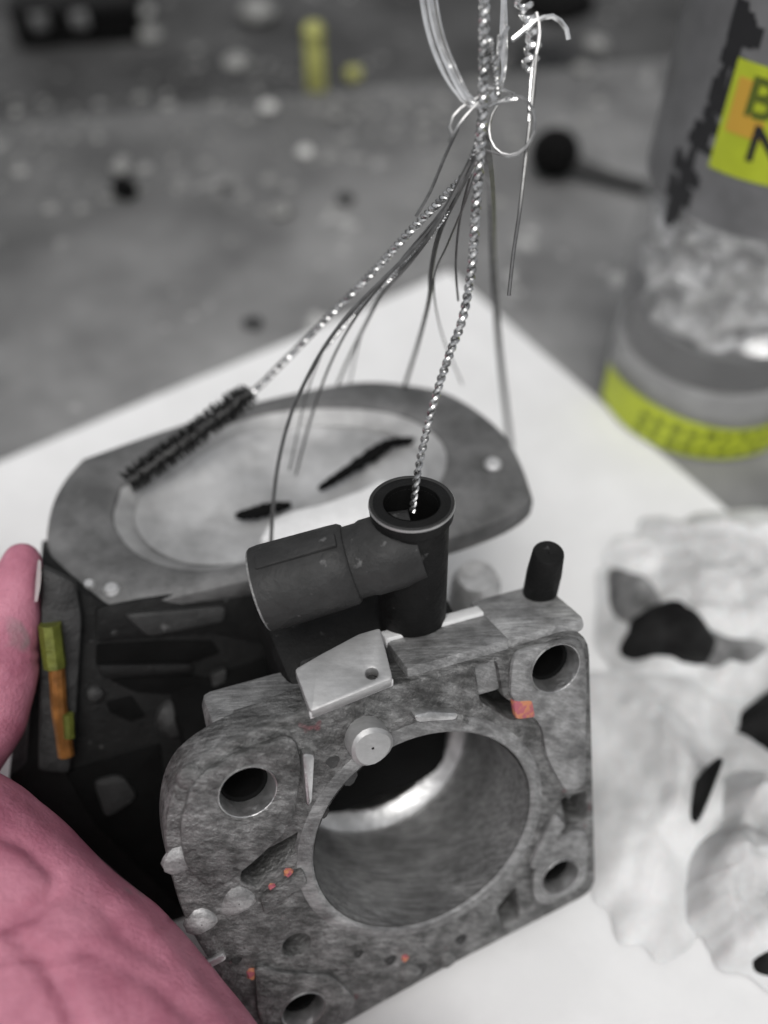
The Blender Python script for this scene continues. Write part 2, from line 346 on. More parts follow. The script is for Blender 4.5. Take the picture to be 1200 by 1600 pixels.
# casting ribs, bosses and painted glints on the face
def fbox(name, pxs, h, m, par, bev=.04, z0=-.05):
    q = [fpx(*p) for p in pxs]; return link(name, plate(MB(), FL, rounded(q, .06, 2), [], z0, h, min(bev, (h - z0) * .4)), m, par)
fbox('casting_rib', [(468, 1168), (488, 1170), (484, 1246), (475, 1252)], .14, M['worn'], carb)
fbox('casting_rib', [(404, 1400), (470, 1352), (480, 1375), (412, 1425)], .09, M['alu'], carb)
fbox('casting_rib', [(848, 1292), (866, 1268), (880, 1282), (838, 1352), (822, 1350)], .12, M['alu_mid'], carb)
for px, py, r, h in ((372, 1408, .25, .07), (280, 1345, .225, .05), (314, 1440, .23, .07), (300, 1300, .15, .06), (640, 1520, .2, .07), (700, 1500, .16, .06), (530, 1560, .2, .06), (300, 1215, .2, .06), (720, 1130, .14, .05), (905, 1190, .12, .05)):
    link('boss', lathe(MB(), FL.at(*fpx(px, py), 0), [(.01, h), (r * .45, h * .93), (r * .8, h * .6), (r, .0), (r * 1.02, -.06)], 14, wob=.1), M['alu_top'] if r > .22 else M['alu'], flange)  # wider, paler domes put bright glints into shape and colour
fbox('boss', [(640, 1110), (665, 1104), (712, 1106), (708, 1118), (645, 1122)], .14, M['worn'], carb, .05)
fbox('clip', [(303, 1508), (350, 1484), (354, 1494), (308, 1518)], .08, M['worn'], carb)
fbox('pad', [(300, 1180), (452, 1120), (470, 1180), (440, 1290), (330, 1340), (290, 1290)], .07, M['alu_mid'], carb) if False else None
link('plug', lathe(MB(), FL.at(*fpx(570, 1148), 0), [(.02, .34), (.26, .34), (.31, .29), (.31, -.1)], 20, wob=.04), M['brk'], carb)
fbox('sealant_spot', [(797, 1090), (828, 1088), (833, 1116), (802, 1120)], .10, M['rust'], carb)
# small pits and screw dimples
for px, py, r in ((575, 1186, .07), (395, 1520, .12), (632, 1496, .07), (450, 1362, .08), (425, 1385, .07)):
    u, v = fpx(px, py); link('sealant_spot', lathe(MB(), FL.at(u, v, 0), [(.01, .05), (r * .7, .045), (r, -.02)], 10, wob=.2), M['rust'], carb)
for px, py, r in ((610, 1500, .10), (655, 1515, .14), (560, 1490, .08), (720, 1468, .10), (900, 1140, .09), (880, 1108, .12), (520, 1190, .10), (505, 1270, .09), (330, 1310, .08), (430, 1560, .10), (520, 1590, .12), (370, 1500, .08), (545, 1215, .13)):
    link('pit', lathe(MB(), FL.at(*fpx(px, py), 0), [(r, .006), (r * .9, .012), (r * .7, .004), (.01, .004)], 12, wob=.15), M['alu_dark'], flange)
# --- top of the flange: ledge, back shelf and right shoulder
FT = Frame(FO + FB * 0, FA, -FN, FB)          # x right, y back into the body, z up the flange
link('top_shelf', box(MB(), FT, -2.35, .3, .3, 1.55, 1.7, 2.36, .16), M['alu_mid'], carb)
link('top_ledge', box(MB(), FT, .42, 2.05, .10, 1.05, 1.9, 2.74, .06), M['alu_mid'], carb)
link('ledge_edge', box(MB(), FT, .40, 2.02, .88, 1.12, 2.62, 2.80, .03), M['lip'], carb)  # light on the ledge edge put in as a paler strip
link('shoulder', box(MB(), FT, 2.0, 3.34, .12, 1.45, 2.46, 2.72, .1), M['alu_top'], carb)
link('casting_rib', box(MB(), FT, -2.1, -1.0, .20, .32, 2.2, 2.44, .03), M['alu'], carb)
link('casting_rib', box(MB(), FT, -2.0, -1.0, .62, .72, 2.2, 2.44, .03), M['alu'], carb)
# --- silver bracket plate
bq = [BD.o + 0 for _ in range(1)]
def bxy(px, py, z):
    p = at_z(px, py, z) - BD.o; return (p @ ah, p @ ch)
bz = 5.42
link('bracket', plate(MB(), BD, rounded([bxy(460, 1045, bz), bxy(500, 1022, bz), bxy(560, 990, bz), bxy(594, 980, bz), bxy(614, 1060, bz), bxy(485, 1112, bz)], .05, 2),
     [circle(*bxy(581, 1052, bz), .09, 12)], bz - .22, bz, .03), M['brk'], carb)
link('bracket_edge', box(MB(), Frame(at_z(549, 1087, bz - .1), unit(at_z(614, 1060, bz) - at_z(485, 1112, bz)), UP, np.cross(unit(at_z(614, 1060, bz) - at_z(485, 1112, bz)), UP)), -.62, .62, -.13, .02, -.01, .035, .012), M['lip'], carb)  # light along the front edge put into a pale strip
link('bracket_foot', box(MB(), BD, -.7, .35, 1.25, 1.95, 3.9, bz - .21, .06), M['alu_dark'], carb)
# --- black pin at the right shoulder
pin = thing_frame = BD.at(3.34, 2.05, 4.1)
link('pin', lathe(MB(), pin, [(.01, 0), (.27, 0), (.27, .95), (.24, 1.42), (.21, 1.46), (.01, 1.44)], 20), M['black'], carb)
# --- black elbow: an upright socket and a thicker sleeve to the left
ez = unit(A3(*(BD(1.36, 2.72, 6.9) - BD(1.24, 2.30, 4.5)))); ex = unit(np.cross(ch, ez)); ey = np.cross(ez, ex)
EL = Frame(BD(1.24, 2.30, 4.5), ex, ey, ez)
ELH = 2.42
link('elbow_socket', lathe(MB(), EL, [(.02, -.3), (.50, -.3), (.515, .2), (.53, ELH - .25), (.585, ELH - .2), (.60, ELH - .06), (.585, ELH), (.40, ELH), (.375, ELH - .06), (.36, ELH - .9), (.02, ELH - 1.0)], 48), M['black'], carb)
link('socket_rim', lathe(MB(), EL, [(.572, ELH - .05), (.592, ELH + .015), (.575, ELH + .025), (.545, ELH + .004)], 48), M['grey_pl'], carb)
link('rim_edge', lathe(MB(), EL, [(.584, ELH - .005), (.603, ELH + .002), (.607, ELH - .03), (.596, ELH - .045)], 48), M['brk'], carb)  # bright ring on black plastic: rim highlight put into colour
link('socket_mouth', lathe(MB(), EL, [(.385, ELH + .004), (.37, ELH - .1), (.35, ELH - .85), (.02, ELH - .86)], 40), M['blackdeep'], carb)
sx0 = at_t(642, 852, 13.62); sx1 = at_t(409, 921, 13.72); sz = unit(sx1 - sx0); sl_x = unit(np.cross(UP, sz)); sl_y = np.cross(sz, sl_x)
SL = Frame(sx0, sl_x, sl_y, sz); SLL = float(np.linalg.norm(sx1 - sx0))
link('elbow_collar', lathe(MB(), SL, [(.02, -.1), (.50, -.1), (.53, .1), (.555, .2), (.555, .62), (.53, .68), (.53, 1.0)], 40), M['grey_pl'], carb)
link('elbow_sleeve', lathe(MB(), SL, [(.50, .86), (.56, .88), (.595, .93), (.605, 1.1), (.63, SLL - .1), (.62, SLL), (.54, SLL + .02), (.51, SLL - .05), (.5, SLL - .8), (.02, SLL - .82)], 48), M['grey_pl'], carb)
link('sleeve_lip', lathe(MB(), SL, [(.59, SLL + .0), (.60, SLL + .03), (.57, SLL + .04), (.55, SLL - .02)], 40), M['alu_mid'], carb)  # pale ring stands for the light line on the sleeve end
link('sleeve_rib', box(MB(), SL, -.12, .12, .54, .65, .95, SLL - .1, .03), M['grey_pl'], carb)
link('mould_seam', box(MB(), EL, .515, .545, -.02, .02, .1, ELH - .3, .008), M['grey_pl'], carb)
# --- black housing behind the flange: a slanting front under the mouth
hp0 = BD(0, 4.42, 3.42); hup = unit(BD(0, 4.42, 3.42) - BD(0, 1.75, -.35)); hn = np.cross(ah, hup); hn = hn if hn[2] > 0 else -hn
HS = Frame(hp0, ah, hup, np.cross(ah, hup))
def hpx(px, py):
    p = at_plane(px, py, hp0, hn) - hp0; return (p @ ah, p @ hup)
def hplate(name, pxs, z0, z1, m, par, r=.06, bev=.03):
    return link(name, plate(MB(), HS, rounded([hpx(*p) for p in pxs], r, 3), [], z0, z1, bev), M[m], par)
hplate('housing', [(64, 890), (172, 948), (400, 905), (520, 930), (560, 1010), (480, 1150), (400, 1330), (290, 1460), (60, 1262), (10, 1215), (40, 1195)], -2.2, 0, 'black', carb, .1)
hplate('housing_shelf', [(150, 948), (400, 900), (470, 985), (420, 1005), (330, 985), (150, 1000)], -.02, .10, 'black', carb)
hplate('slot', [(150, 1006), (250, 1000), (330, 1000), (345, 1020), (300, 1035), (150, 1040)], -.02, .03, 'blackdeep', carb)  # flat blacker plates: shade of the recesses put into colour
hplate('slot', [(170, 1062), (240, 1048), (330, 1058), (320, 1088), (215, 1082)], -.02, .03, 'blackdeep', carb)
hplate('housing_rib', [(150, 1036), (300, 1034), (300, 1050), (160, 1056)], -.02, .12, 'black', carb)
hplate('housing_rib', [(190, 955), (352, 942), (350, 968), (230, 992)], .02, .17, 'grey_pl', carb, .12, .06)
hplate('housing_rib', [(328, 1048), (352, 1040), (345, 1090), (330, 1092)], -.02, .2, 'alu_dark', carb)
for px, py, r, h, mm in ((272, 1122, .34, .22, 'alu_dark'), (300, 1112, .16, .26, 'alu_mid'), (148, 1084, .16, .12, 'alu_dark'), (392, 1052, .14, .1, 'grey_pl'), (420, 965, .12, .06, 'grey_pl')):
    link('housing_boss', lathe(MB(), Frame(HS(*hpx(px, py), 0), ah, hup, hn), [(.01, h), (r * .5, h * .95), (r * .85, h * .6), (r, .0), (r, -.05)], 18, wob=.06), M[mm], carb)
hplate('slot', [(165, 1096), (205, 1086), (228, 1118), (205, 1128), (170, 1112)], -.02, .03, 'blackdeep', carb)
hplate('housing_foot', [(100, 1205), (250, 1160), (262, 1300), (285, 1420), (150, 1290)], -.02, .05, 'blackdeep', carb)  # blacker plate: shading at the housing base put into colour
hplate('housing_boss', [(145, 1215), (190, 1205), (215, 1240), (165, 1275)], .0, .14, 'grey_pl', carb, .15)
hplate('side_rail', [(66, 880), (118, 905), (128, 960), (118, 1130), (108, 1200), (60, 1196), (64, 1000)], -.05, .22, 'alu_dark', carb, .08, .05)
link('housing_neck', box(MB(), BD, -.9, 1.95, 1.9, 3.6, 2.2, 4.62, .2), M['black'], carb)
link('housing_block', box(MB(), BD, -2.6, 1.7, 1.5, 4.0, .3, 2.6, .25), M['blackdeep'], carb)
link('housing_rear', box(MB(), BD, -3.2, 1.2, 4.6, 7.6, .3, 2.9, .3), M['alu_dark'], carb)
def side(px, py, h=.3):
    u, v = hpx(px, py); return HS(u, v, h)
mb = tube(MB(), spline([side(88, 1022), side(92, 1090), side(98, 1130), side(103, 1168)], 6), [.13] * 19, 10)
rod = link('brass_rod', mb, M['brass'], carb)
mb = tube(MB(), spline([side(78, 966), side(82, 1000), side(86, 1032)], 5), [.18] * 11, 8); link('rod_clip', mb, M['olive'], rod)
mb = tube(MB(), [side(106, 1100, .4), side(108, 1136, .4)], [.09, .09], 8); link('rod_clip', mb, M['olive'], rod)
# --- oval open mouth at the back: rim, wall, floor, painted bright opening and dark strips
RZ = 4.0
def rpx(px, py, z=RZ):
    p = at_z(px, py, z) - BD.o; return (p @ ah, p @ ch)
o_out = [(125, 712), (250, 668), (400, 622), (550, 592), (640, 596), (712, 614), (790, 672), (828, 748), (824, 790), (722, 836), (560, 872), (400, 906), (180, 952), (112, 935), (72, 862), (72, 800), (92, 752)]
rim_o = spline([rpx(*p) for p in o_out + o_out[:1]], 5)[:-1]
i_out = [(190, 760), (250, 722), (340, 668), (440, 640), (560, 636), (640, 652), (690, 690), (688, 740), (640, 790), (560, 822), (420, 862), (310, 884), (222, 862), (180, 812)]
rim_i = spline([rpx(*p) for p in i_out + i_out[:1]], 4)[:-1]
rimo = link('mouth_rim', plate(MB(), BD, [tuple(p) for p in rim_o], [[tuple(p) for p in rim_i]], RZ - .6, RZ, .2), M['rimg'], carb)
mb = MB(); n = len(rim_i); cen = rim_i.mean(0); vs = []
for k, (s, z) in enumerate(((1.07, RZ - .06), (1.02, RZ - .10), (.97, RZ - .17), (.92, RZ - .25), (.88, RZ - .31))):
    vs += [BD(*(cen + (p - cen) * s), z) for p in rim_i]
mb.add(vs, [(k * n + i, k * n + (i + 1) % n, (k + 1) * n + (i + 1) % n, (k + 1) * n + i) for k in range(4) for i in range(n)])
link('mouth_wall', mb, M['floor_mid'], carb)  # middle tone between rim and floor: the dish's sheen put into colour
q_tilt = lambda q: float(np.clip((cen[0] - q[0]) / 2.5, -1, 1))
# mouth floor, its sheen put into a paler colour than the rim
mb = MB(); vs = [BD(*cen, RZ - .50)]; ringsn = 7
for k in range(1, ringsn + 1):
    for p in rim_i:
        q = cen + (p - cen) * (.90 * k / ringsn); z = RZ - .50 + .07 * mnoise.noise(Vector((q[0] * 1.3, q[1] * 1.3, 3))) + .20 * (k / ringsn) ** 3 + .05 * q_tilt(q)
        vs.append(BD(q[0], q[1], z))
fs = [(0, 1 + i, 1 + (i + 1) % n) for i in range(n)]
for k in range(ringsn - 1): fs += [(1 + k * n + i, 1 + (k + 1) * n + i, 1 + (k + 1) * n + (i + 1) % n, 1 + k * n + (i + 1) % n) for i in range(n)]
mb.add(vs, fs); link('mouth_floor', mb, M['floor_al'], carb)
FZ = RZ - .32
link('machined_land', plate(MB(), BD, [tuple(p) for p in spline([rpx(*p, FZ) for p in ((408, 842), (425, 815), (455, 800), (505, 788), (560, 768), (600, 752), (612, 775), (585, 805), (520, 830), (450, 850), (408, 842))], 4)[:-1]], [], FZ - .18, FZ + .02, .03), M['lip'], carb)  # pale plate added for bright paper seen through the mouth
def strip(pxs, w, z, name, m, par):
    P = spline([at_z(*p, z) for p in pxs], 8); mb = MB(); vs = []
    T = np.gradient(P, axis=0); T /= np.linalg.norm(T, axis=1)[:, None]; Nn = np.cross(T, UP)
    for i, p in enumerate(P):
        e = math.sin(math.pi * (i + .6) / (len(P) + .2)) ** .5; ww = w * e * (.7 + .6 * random.random())
        for sgn, h in ((-1, -.02), (-.7, .09), (.7, .09), (1, -.02)): vs.append(p + Nn[i] * sgn * ww + UP * h)
    mb.add(vs, [(i * 4 + k, i * 4 + k + 1, i * 4 + k + 5, i * 4 + k + 4) for i in range(len(P) - 1) for k in range(3)])
    return link(name, mb, m, par)
strip([(498, 766), (535, 742), (575, 715), (610, 694), (648, 690)], .13, FZ + .03, 'gasket_strip', M['blackdeep'], carb)
strip([(368, 808), (395, 803), (420, 796), (455, 790)], .13, FZ + .03, 'gasket_strip', M['blackdeep'], carb)
for px, py, r in ((175, 922, .14), (770, 726, .16), (140, 915, .10)):
    link('rim_screw', lathe(MB(), BD.at(*rpx(px, py), RZ), [(.01, .09), (r * .7, .085), (r, .03), (r, -.03)], 16), M['alu_lit'], rimo)
# support web under the mouth, towards the housing
link('mouth_skirt', plate(MB(), BD, [tuple(cen + (p - cen) * .92 - np.array((.35, 0)) * (p[0] > 1)) for p in rim_o if p[0] < 2.2], [], 2.4, RZ - .72, .08), M['alu_dark'], carb)
mb = lathe(MB(), BD.at(*rpx(745, 905, 3.0), 2.0), [(.01, 1.1), (.35, 1.1), (.45, .9), (.5, 0), (.5, -1.0), (.01, -1.0)], 20); link('drain_boss', mb, M['alu_lit'], carb)

# ================================================================== THE HAND (one continuous surface)
def capsule_chain(mb, pts, seg=14):
    for (p, r), (q, s) in zip(pts[:-1], pts[1:]):
        p, q = np.array(p), np.array(q); d = q - p; Ld = np.linalg.norm(d); z = d / Ld; x = unit(np.cross(z, A3(.31, .52, .79))); y = np.cross(z, x)
        prof = []
        for k in range(5): a = math.pi / 2 * k / 4; prof.append((max(.001, r * math.sin(a)), -r * math.cos(a)))
        for k in range(5): a = math.pi / 2 * k / 4; prof.append((max(.001, s * math.cos(a)), Ld + s * math.sin(a)))
        lathe(mb, Frame(p, x, y, z), prof, seg, True)
mb = MB(); T_ = lambda px, py, t, r: (at_t(px, py, t), r)
capsule_chain(mb, [T_(-215, 1255, 13.9, 1.25), T_(-95, 1372, 13.4, 1.6), T_(112, 1585, 12.9, 1.72), T_(235, 1745, 12.6, 1.75), T_(300, 2150, 12.3, 2.3), T_(330, 2900, 12.0, 2.2)])
capsule_chain(mb, [T_(-215, 1255, 13.9, 1.25), T_(-190, 1600, 13.6, 2.0), T_(100, 1950, 12.8, 2.2), T_(300, 2150, 12.3, 2.3)])
capsule_chain(mb, [T_(-95, 1372, 13.4, 1.6), T_(-190, 1600, 13.6, 2.0)])
capsule_chain(mb, [T_(255, 1735, 12.6, 1.5), T_(430, 1800, 12.7, 1.1), T_(560, 1790, 12.9, .9), T_(660, 1770, 13.2, .72)])          # thumb
# index finger, its tip at the left border of the picture, then the three behind it
capsule_chain(mb, [T_(-215, 1255, 14.2, 1.05), T_(-95, 1195, 14.6, .8), T_(-22, 1120, 14.9, .66), T_(2, 1020, 15.1, .60), T_(18, 940, 15.3, .50), T_(34, 878, 15.5, .33)])
capsule_chain(mb, [T_(-235, 1240, 14.8, 1.0), T_(-190, 1080, 17.0, .8), T_(-110, 960, 17.6, .66), T_(-72, 880, 17.9, .5)])
capsule_chain(mb, [T_(-270, 1250, 15.0, .95), T_(-230, 1050, 18.6, .78), T_(-150, 930, 19.4, .62), T_(-105, 860, 19.7, .48)])
capsule_chain(mb, [T_(-330, 1300, 14.8, .9), T_(-290, 1060, 19.5, .68), T_(-200, 940, 20.6, .54), T_(-150, 890, 21.0, .42)])
hb = np.array(at_t(100, 1700, 14.0))
tmp_me = bpy.data.meshes.new('hand'); tmp_me.from_pydata(((np.array(mb.v) - hb) * S).tolist(), [], mb.f); tmp_me.update()
tmp = bpy.data.objects.new('hand_source', tmp_me); COL.objects.link(tmp)
rm = tmp.modifiers.new('r', 'REMESH'); rm.mode = 'VOXEL'; rm.voxel_size = .0009
sm = tmp.modifiers.new('s', 'SMOOTH'); sm.iterations = 14; sm.factor = .5
hme = bpy.data.meshes.new_from_object(tmp.evaluated_get(bpy.context.evaluated_depsgraph_get())); bpy.data.objects.remove(tmp)
co = np.empty(len(hme.vertices) * 3); hme.vertices.foreach_get('co', co); co = co.reshape(-1, 3)
no = np.empty(len(hme.vertices) * 3); hme.vertices.foreach_get('normal', no); no = no.reshape(-1, 3)
W3 = co / S + hb; q = W3 - C_; dz = q @ F_; PX = 600 + FPX * (q @ R_) / dz; PY = 800 - FPX * (q @ U_) / dz; front = (no * (-q)).sum(1) > 0
def crease(pts, width, depth):
    P = np.array(pts, float); best = np.full(len(PX), 1e9)
    for a_, b_ in zip(P[:-1], P[1:]):
        ab = b_ - a_; t = np.clip(((PX - a_[0]) * ab[0] + (PY - a_[1]) * ab[1]) / (ab @ ab), 0, 1)
        best = np.minimum(best, np.hypot(PX - a_[0] - t * ab[0], PY - a_[1] - t * ab[1]))
    return np.where(front, depth * np.exp(-(best / width) ** 2), 0)
D = crease([(-60, 1452), (10, 1440), (50, 1424), (85, 1392)], 15, .16) + crease([(30, 1470), (62, 1490), (92, 1540), (118, 1600), (150, 1700)], 16, .15)
D += crease([(-60, 1500), (30, 1496), (135, 1484)], 7, .08) + crease([(165, 1420), (190, 1460), (250, 1500)], 13, .04) + crease([(150, 1490), (240, 1540), (300, 1590)], 13, .04)
D += crease([(-40, 1290), (40, 1320), (90, 1370)], 10, .07) + crease([(-20, 1010), (20, 1018), (70, 1012)], 6, .05) + crease([(-20, 1030), (70, 1034)], 5, .04)
for q_ in range(9):                            # fine skin lines across the palm
    x0, y0 = random.uniform(-40, 330), random.uniform(1230, 1620); a_ = random.choice((.75, -.6, 2.4)) + random.gauss(0, .25); l_ = random.uniform(25, 80)
    D += crease([(x0, y0), (x0 + l_ * .5 * math.cos(a_) + 4, y0 + l_ * .5 * math.sin(a_)), (x0 + l_ * math.cos(a_), y0 + l_ * math.sin(a_))], 3.2, random.uniform(.012, .032))
bumpn = np.array([mnoise.noise(Vector(p * .9)) * .06 + mnoise.noise(Vector(p * 2.4)) * .012 for p in W3])
co = co + no * ((bumpn - D) * S)[:, None]
hme.vertices.foreach_set('co', co.ravel()); hme.update()
for p in hme.polygons: p.use_smooth = True
hme.materials.clear(); hme.materials.append(M['skin'])
hand = bpy.data.objects.new('hand', hme); COL.objects.link(hand); hand.location = hb * S; hand['_base'] = [float(x) for x in hb]
tag(hand, 'bare reddish hand holding the carburetor from the left, creased palm in front', 'hand')
fx = Frame(at_t(60, 908, 15.02), unit(at_t(66, 870, 15.6) - at_t(60, 950, 15.3)), unit(A3(.35, .2, .9)), unit(A3(.75, -.45, .5)))
mb = MB(); lathe(mb, fx, [(.01, .07), (.2, .06), (.32, .02), (.34, -.06)], 20, squash=.36); link('fingernail', mb, M['nail'], hand)

# ================================================================== WIRES
def pxpath(pts): return np.array([at_t(*p) for p in pts])
def twisted(par, pts, r, pitch, name='strand', m='steel', r_end=None, n=14):
    P, s = resample(spline(pxpath(pts), n), pitch / 10); T, Nn, B = frames_along(P)
    k = np.linspace(0, 1, len(P)); rr = r + ((r_end or r) - r) * k
    for ph in (0, math.pi):
        a = 2 * math.pi * s / pitch + ph + .5 * np.sin(s * 2.3 / pitch * .35) + .35 * np.sin(s * 1.1 + 1)
        Q = P + (rr * .52)[:, None] * (np.cos(a)[:, None] * Nn + np.sin(a)[:, None] * B)
        link(name, tube(MB(), Q, rr * .5, 6), M[m], par)
    return P, s
def thin(par, pts, r, m='dull', name='wire'):
    P, s = resample(spline(pxpath(pts), 12), .12); return link(name, tube(MB(), P, r, 6), M[m], par)
G = 'cleaning brush set on the wire ring'
def brush(label, pts): return thing('wire_brush', label, 'brush', at_t(*pts[-1]), G)
mainp = [(758, -120, 12.2), (757, 0, 12.4), (756, 70, 12.5), (755, 150, 12.6), (751, 230, 12.7), (744, 320, 12.8), (737, 420, 12.9), (722, 500, 13.0), (700, 560, 13.05), (675, 640, 13.1), (656, 720, 13.2), (648, 772, 13.3), (644, 800, 13.45)]
b = brush('thick bright twisted wire brush stem hanging down into the black elbow socket', mainp)
twisted(b, mainp, .082, .235, r_end=.056)
bp = [(752, 190, 12.9), (738, 258, 13.2), (690, 312, 13.8), (640, 362, 14.4), (580, 428, 15.2), (500, 508, 16.1), (440, 568, 16.8), (386, 620, 17.3), (300, 682, 17.35), (206, 750, 17.25)]
b = brush('twisted wire brush with black bristle head resting on the oval metal mouth', bp)
twisted(b, bp, .066, .19)
HP, hs_ = resample(spline(pxpath([(392, 612, 17.3), (345, 648, 17.33), (300, 682, 17.35), (250, 718, 17.3), (202, 752, 17.25)]), 10), .012)
T, Nn, B = frames_along(HP); mb = MB()
for i in range(len(HP)):
    a = i * 2.4 + random.gauss(0, .9); ll = (.225 + .045 * random.random()) * min(1, .7 + i / 40)
    for j in range(3):
        aa = a + j * 2.1 + random.gauss(0, .25); d = math.cos(aa) * Nn[i] + math.sin(aa) * B[i] + T[i] * random.gauss(.12, .12)
        tip = HP[i] + unit(d) * ll; tube(mb, [HP[i], tip], [.022, .014], 3, caps=False)
link('bristles', mb, M['brist'], b, kind='stuff', smooth=0)
tube_mb = tube(MB(), HP, .13, 8); link('bristle_core', tube_mb, M['brist'], b)
pts = [(746, 225, 12.9), (705, 320, 13.6), (660, 382, 14.2), (605, 440, 14.9), (545, 500, 15.7), (505, 545, 16.2), (478, 620, 16.9), (452, 735, 17.2)]
b = brush('bright twisted fine wire brush running just under the bristle brush stem', pts); twisted(b, pts[:6], .046, .13); thin(b, pts[5:], .016)
thin_list = [
    ('thin dark wire ending behind the upper edge of the black sleeve', [(735, 250, 13.0), (690, 335, 13.6), (640, 395, 14.1), (560, 475, 14.6), (515, 530, 14.9), (480, 590, 15.2), (452, 655, 15.5), (432, 740, 15.7), (424, 838, 15.9), (426, 890, 16.1)], .034),
    ('thin grey wire crossing the mouth just right of the sleeve wire', [(740, 245, 13.0), (705, 310, 13.5), (628, 405, 14.3), (560, 490, 15.2), (520, 560, 16.0), (490, 640, 16.8), (462, 742, 17.4)], .022),
    ('thin dark wire dipping behind the mouth rim near its top, bowed left', [(742, 250, 13.0), (700, 320, 13.5), (660, 385, 14.0), (604, 450, 15.2), (572, 505, 16.5), (545, 560, 18.0), (528, 600, 19.2)], .032),
    ('faint thin wire just right of the bowed wire at the mouth rim', [(744, 250, 13.0), (712, 300, 13.6), (650, 400, 14.6), (590, 470, 16.0), (562, 530, 17.6), (546, 600, 19.2)], .018),
    ('thin dark wire with a slight kink ending behind the top centre of the rim', [(748, 240, 12.9), (722, 290, 13.3), (688, 360, 14.0), (674, 420, 14.8), (671, 465, 15.4), (655, 530, 17.0), (632, 605, 19.0)], .038),
    ('pale thin wire branching to the right of the kinked wire', [(750, 250, 12.9), (725, 320, 13.4), (700, 380, 14.0), (678, 440, 15.0), (690, 520, 16.8), (722, 600, 18.6)], .016),
    ('short thin dark wire hanging furthest left of the bundle', [(716, 200, 12.9), (695, 245, 13.1), (672, 300, 13.3), (650, 338, 13.5)], .026),
    ('fine straight wire just left of the thick twisted stem', [(750, 230, 13.1), (728, 300, 13.6), (716, 360, 14.1), (712, 420, 14.6), (716, 470, 15.0)], .018),
    ('long thin wire hanging furthest right with its end in mid air', [(838, 85, 12.8), (830, 170, 12.9), (820, 260, 13.0), (812, 330, 13.1), (803, 390, 13.3), (795, 462, 13.5)], .026),
    ('blurred grey wire hanging behind the stem down to the paper', [(754, 205, 12.9), (763, 255, 13.6), (768, 320, 15.2), (770, 400, 17.0), (775, 480, 18.5), (783, 570, 20.5), (798, 700, 23.0)], .075)]
for lab, pts, r in thin_list:
    b = brush(lab, pts); thin(b, pts, r)
# the bundle ring, its clasp coil and loops
ringt = thing('wire_ring', 'bright bundled steel wire ring that gathers the brushes at the top', 'wire ring', at_t(735, 165, 12.7))
for k, (dx, dy, dt) in enumerate(((0, 0, 0), (7, -3, .04), (14, -8, -.02), (21, -6, .06), (11, 2, -.05))):
    pts = [(760 + dx, -220, 13.2), (690 + dx * .6, -150, 13.0), (656 + dx, -60, 12.8 + dt), (660 + dx, 5, 12.7 + dt), (672 + dx, 62, 12.65 + dt), (692 + dx, 112, 12.6 + dt), (716 + dx * .6, 148 + dy * .5, 12.6 + dt), (742, 166 + dy, 12.62), (768, 160 + dy, 12.8), (786, 120, 13.0), (790 - dx * .3, 60, 13.1), (786, -40, 13.2), (775, -160, 13.2)]
    thin(ringt, pts, .036, 'bright', 'strand')
coil = thing('wire_coil', 'tangled steel clasp coil right of the thick stem at the top', 'wire coil', at_t(825, 60, 12.9))
cp, s = resample(spline(pxpath([(808, -20, 12.9), (826, 25, 12.9), (834, 60, 12.92), (826, 112, 12.95)]), 10), .012); T, Nn, B = frames_along(cp)
a = 2 * math.pi * s / .17; link('coil_winding', tube(MB(), cp + .085 * (np.cos(a)[:, None] * Nn + np.sin(a)[:, None] * B), .040, 6), M['bright'], coil)
thin(coil, [(800, 62, 12.8), (822, 44, 12.8), (842, 30, 12.8), (866, 26, 12.85), (884, 44, 12.9), (888, 62, 12.95)], .036, 'bright', 'hook')
thin(coil, [(838, 20, 12.8), (843, 45, 12.8), (840, 75, 12.8), (832, 105, 12.85)], .028, 'steel2', 'hook')
loop = thing('wire_loop', 'round steel wire loop hanging behind the thick stem below the coil', 'wire loop', at_t(800, 240, 12.9))
pp = [(800 + 36 * math.cos(t), 196 + 46 * math.sin(t) - 6 * math.cos(t), 12.85 + .2 * math.sin(t * .5)) for t in np.linspace(-1.9, 4.0, 22)]
thin(loop, pp, .021, 'steel2', 'wire')
thin(loop, [(752, 232, 12.9), (775, 240, 12.85), (800, 245, 12.85), (822, 232, 12.85), (836, 205, 12.85)], .018, 'steel2', 'wire')
loop2 = thing('wire_loop', 'small flattened wire loops sticking out left of the stem at the knot', 'wire loop', at_t(715, 190, 12.7))
thin(loop2, [(748, 152, 12.6), (725, 165, 12.6), (708, 182, 12.6), (702, 200, 12.65), (708, 214, 12.7)], .021, 'steel2', 'wire')
thin(loop2, [(748, 160, 12.6), (730, 178, 12.6), (716, 196, 12.62), (706, 214, 12.7), (700, 222, 12.75)], .02, 'steel2', 'wire')
loop3 = thing('wire_loop', 'pair of pointed wire loops just right of the stem at the knot', 'wire loop', at_t(805, 150, 12.7))
thin(loop3, [(760, 136, 12.65), (785, 140, 12.7), (803, 147, 12.7), (808, 152, 12.7), (795, 156, 12.7), (770, 160, 12.7)], .022, 'steel', 'wire')
thin(loop3, [(762, 168, 12.65), (785, 157, 12.7), (808, 155, 12.7)], .022, 'steel', 'wire')
spr = thing('wire_spring', 'small wound wire stem beside the thick twisted stem near the top', 'wire', at_t(780, 120, 12.7))
twisted(spr, [(764, 60, 12.6), (768, 85, 12.6), (775, 115, 12.65), (778, 150, 12.7)], .05, .12)
thin(spr, [(778, 95, 12.7), (784, 62, 12.7), (794, 42, 12.7)], .03, 'steel', 'wire')
thin(spr, [(776, 120, 12.7), (778, 80, 12.7), (779, 55, 12.7)], .024, 'steel', 'wire')
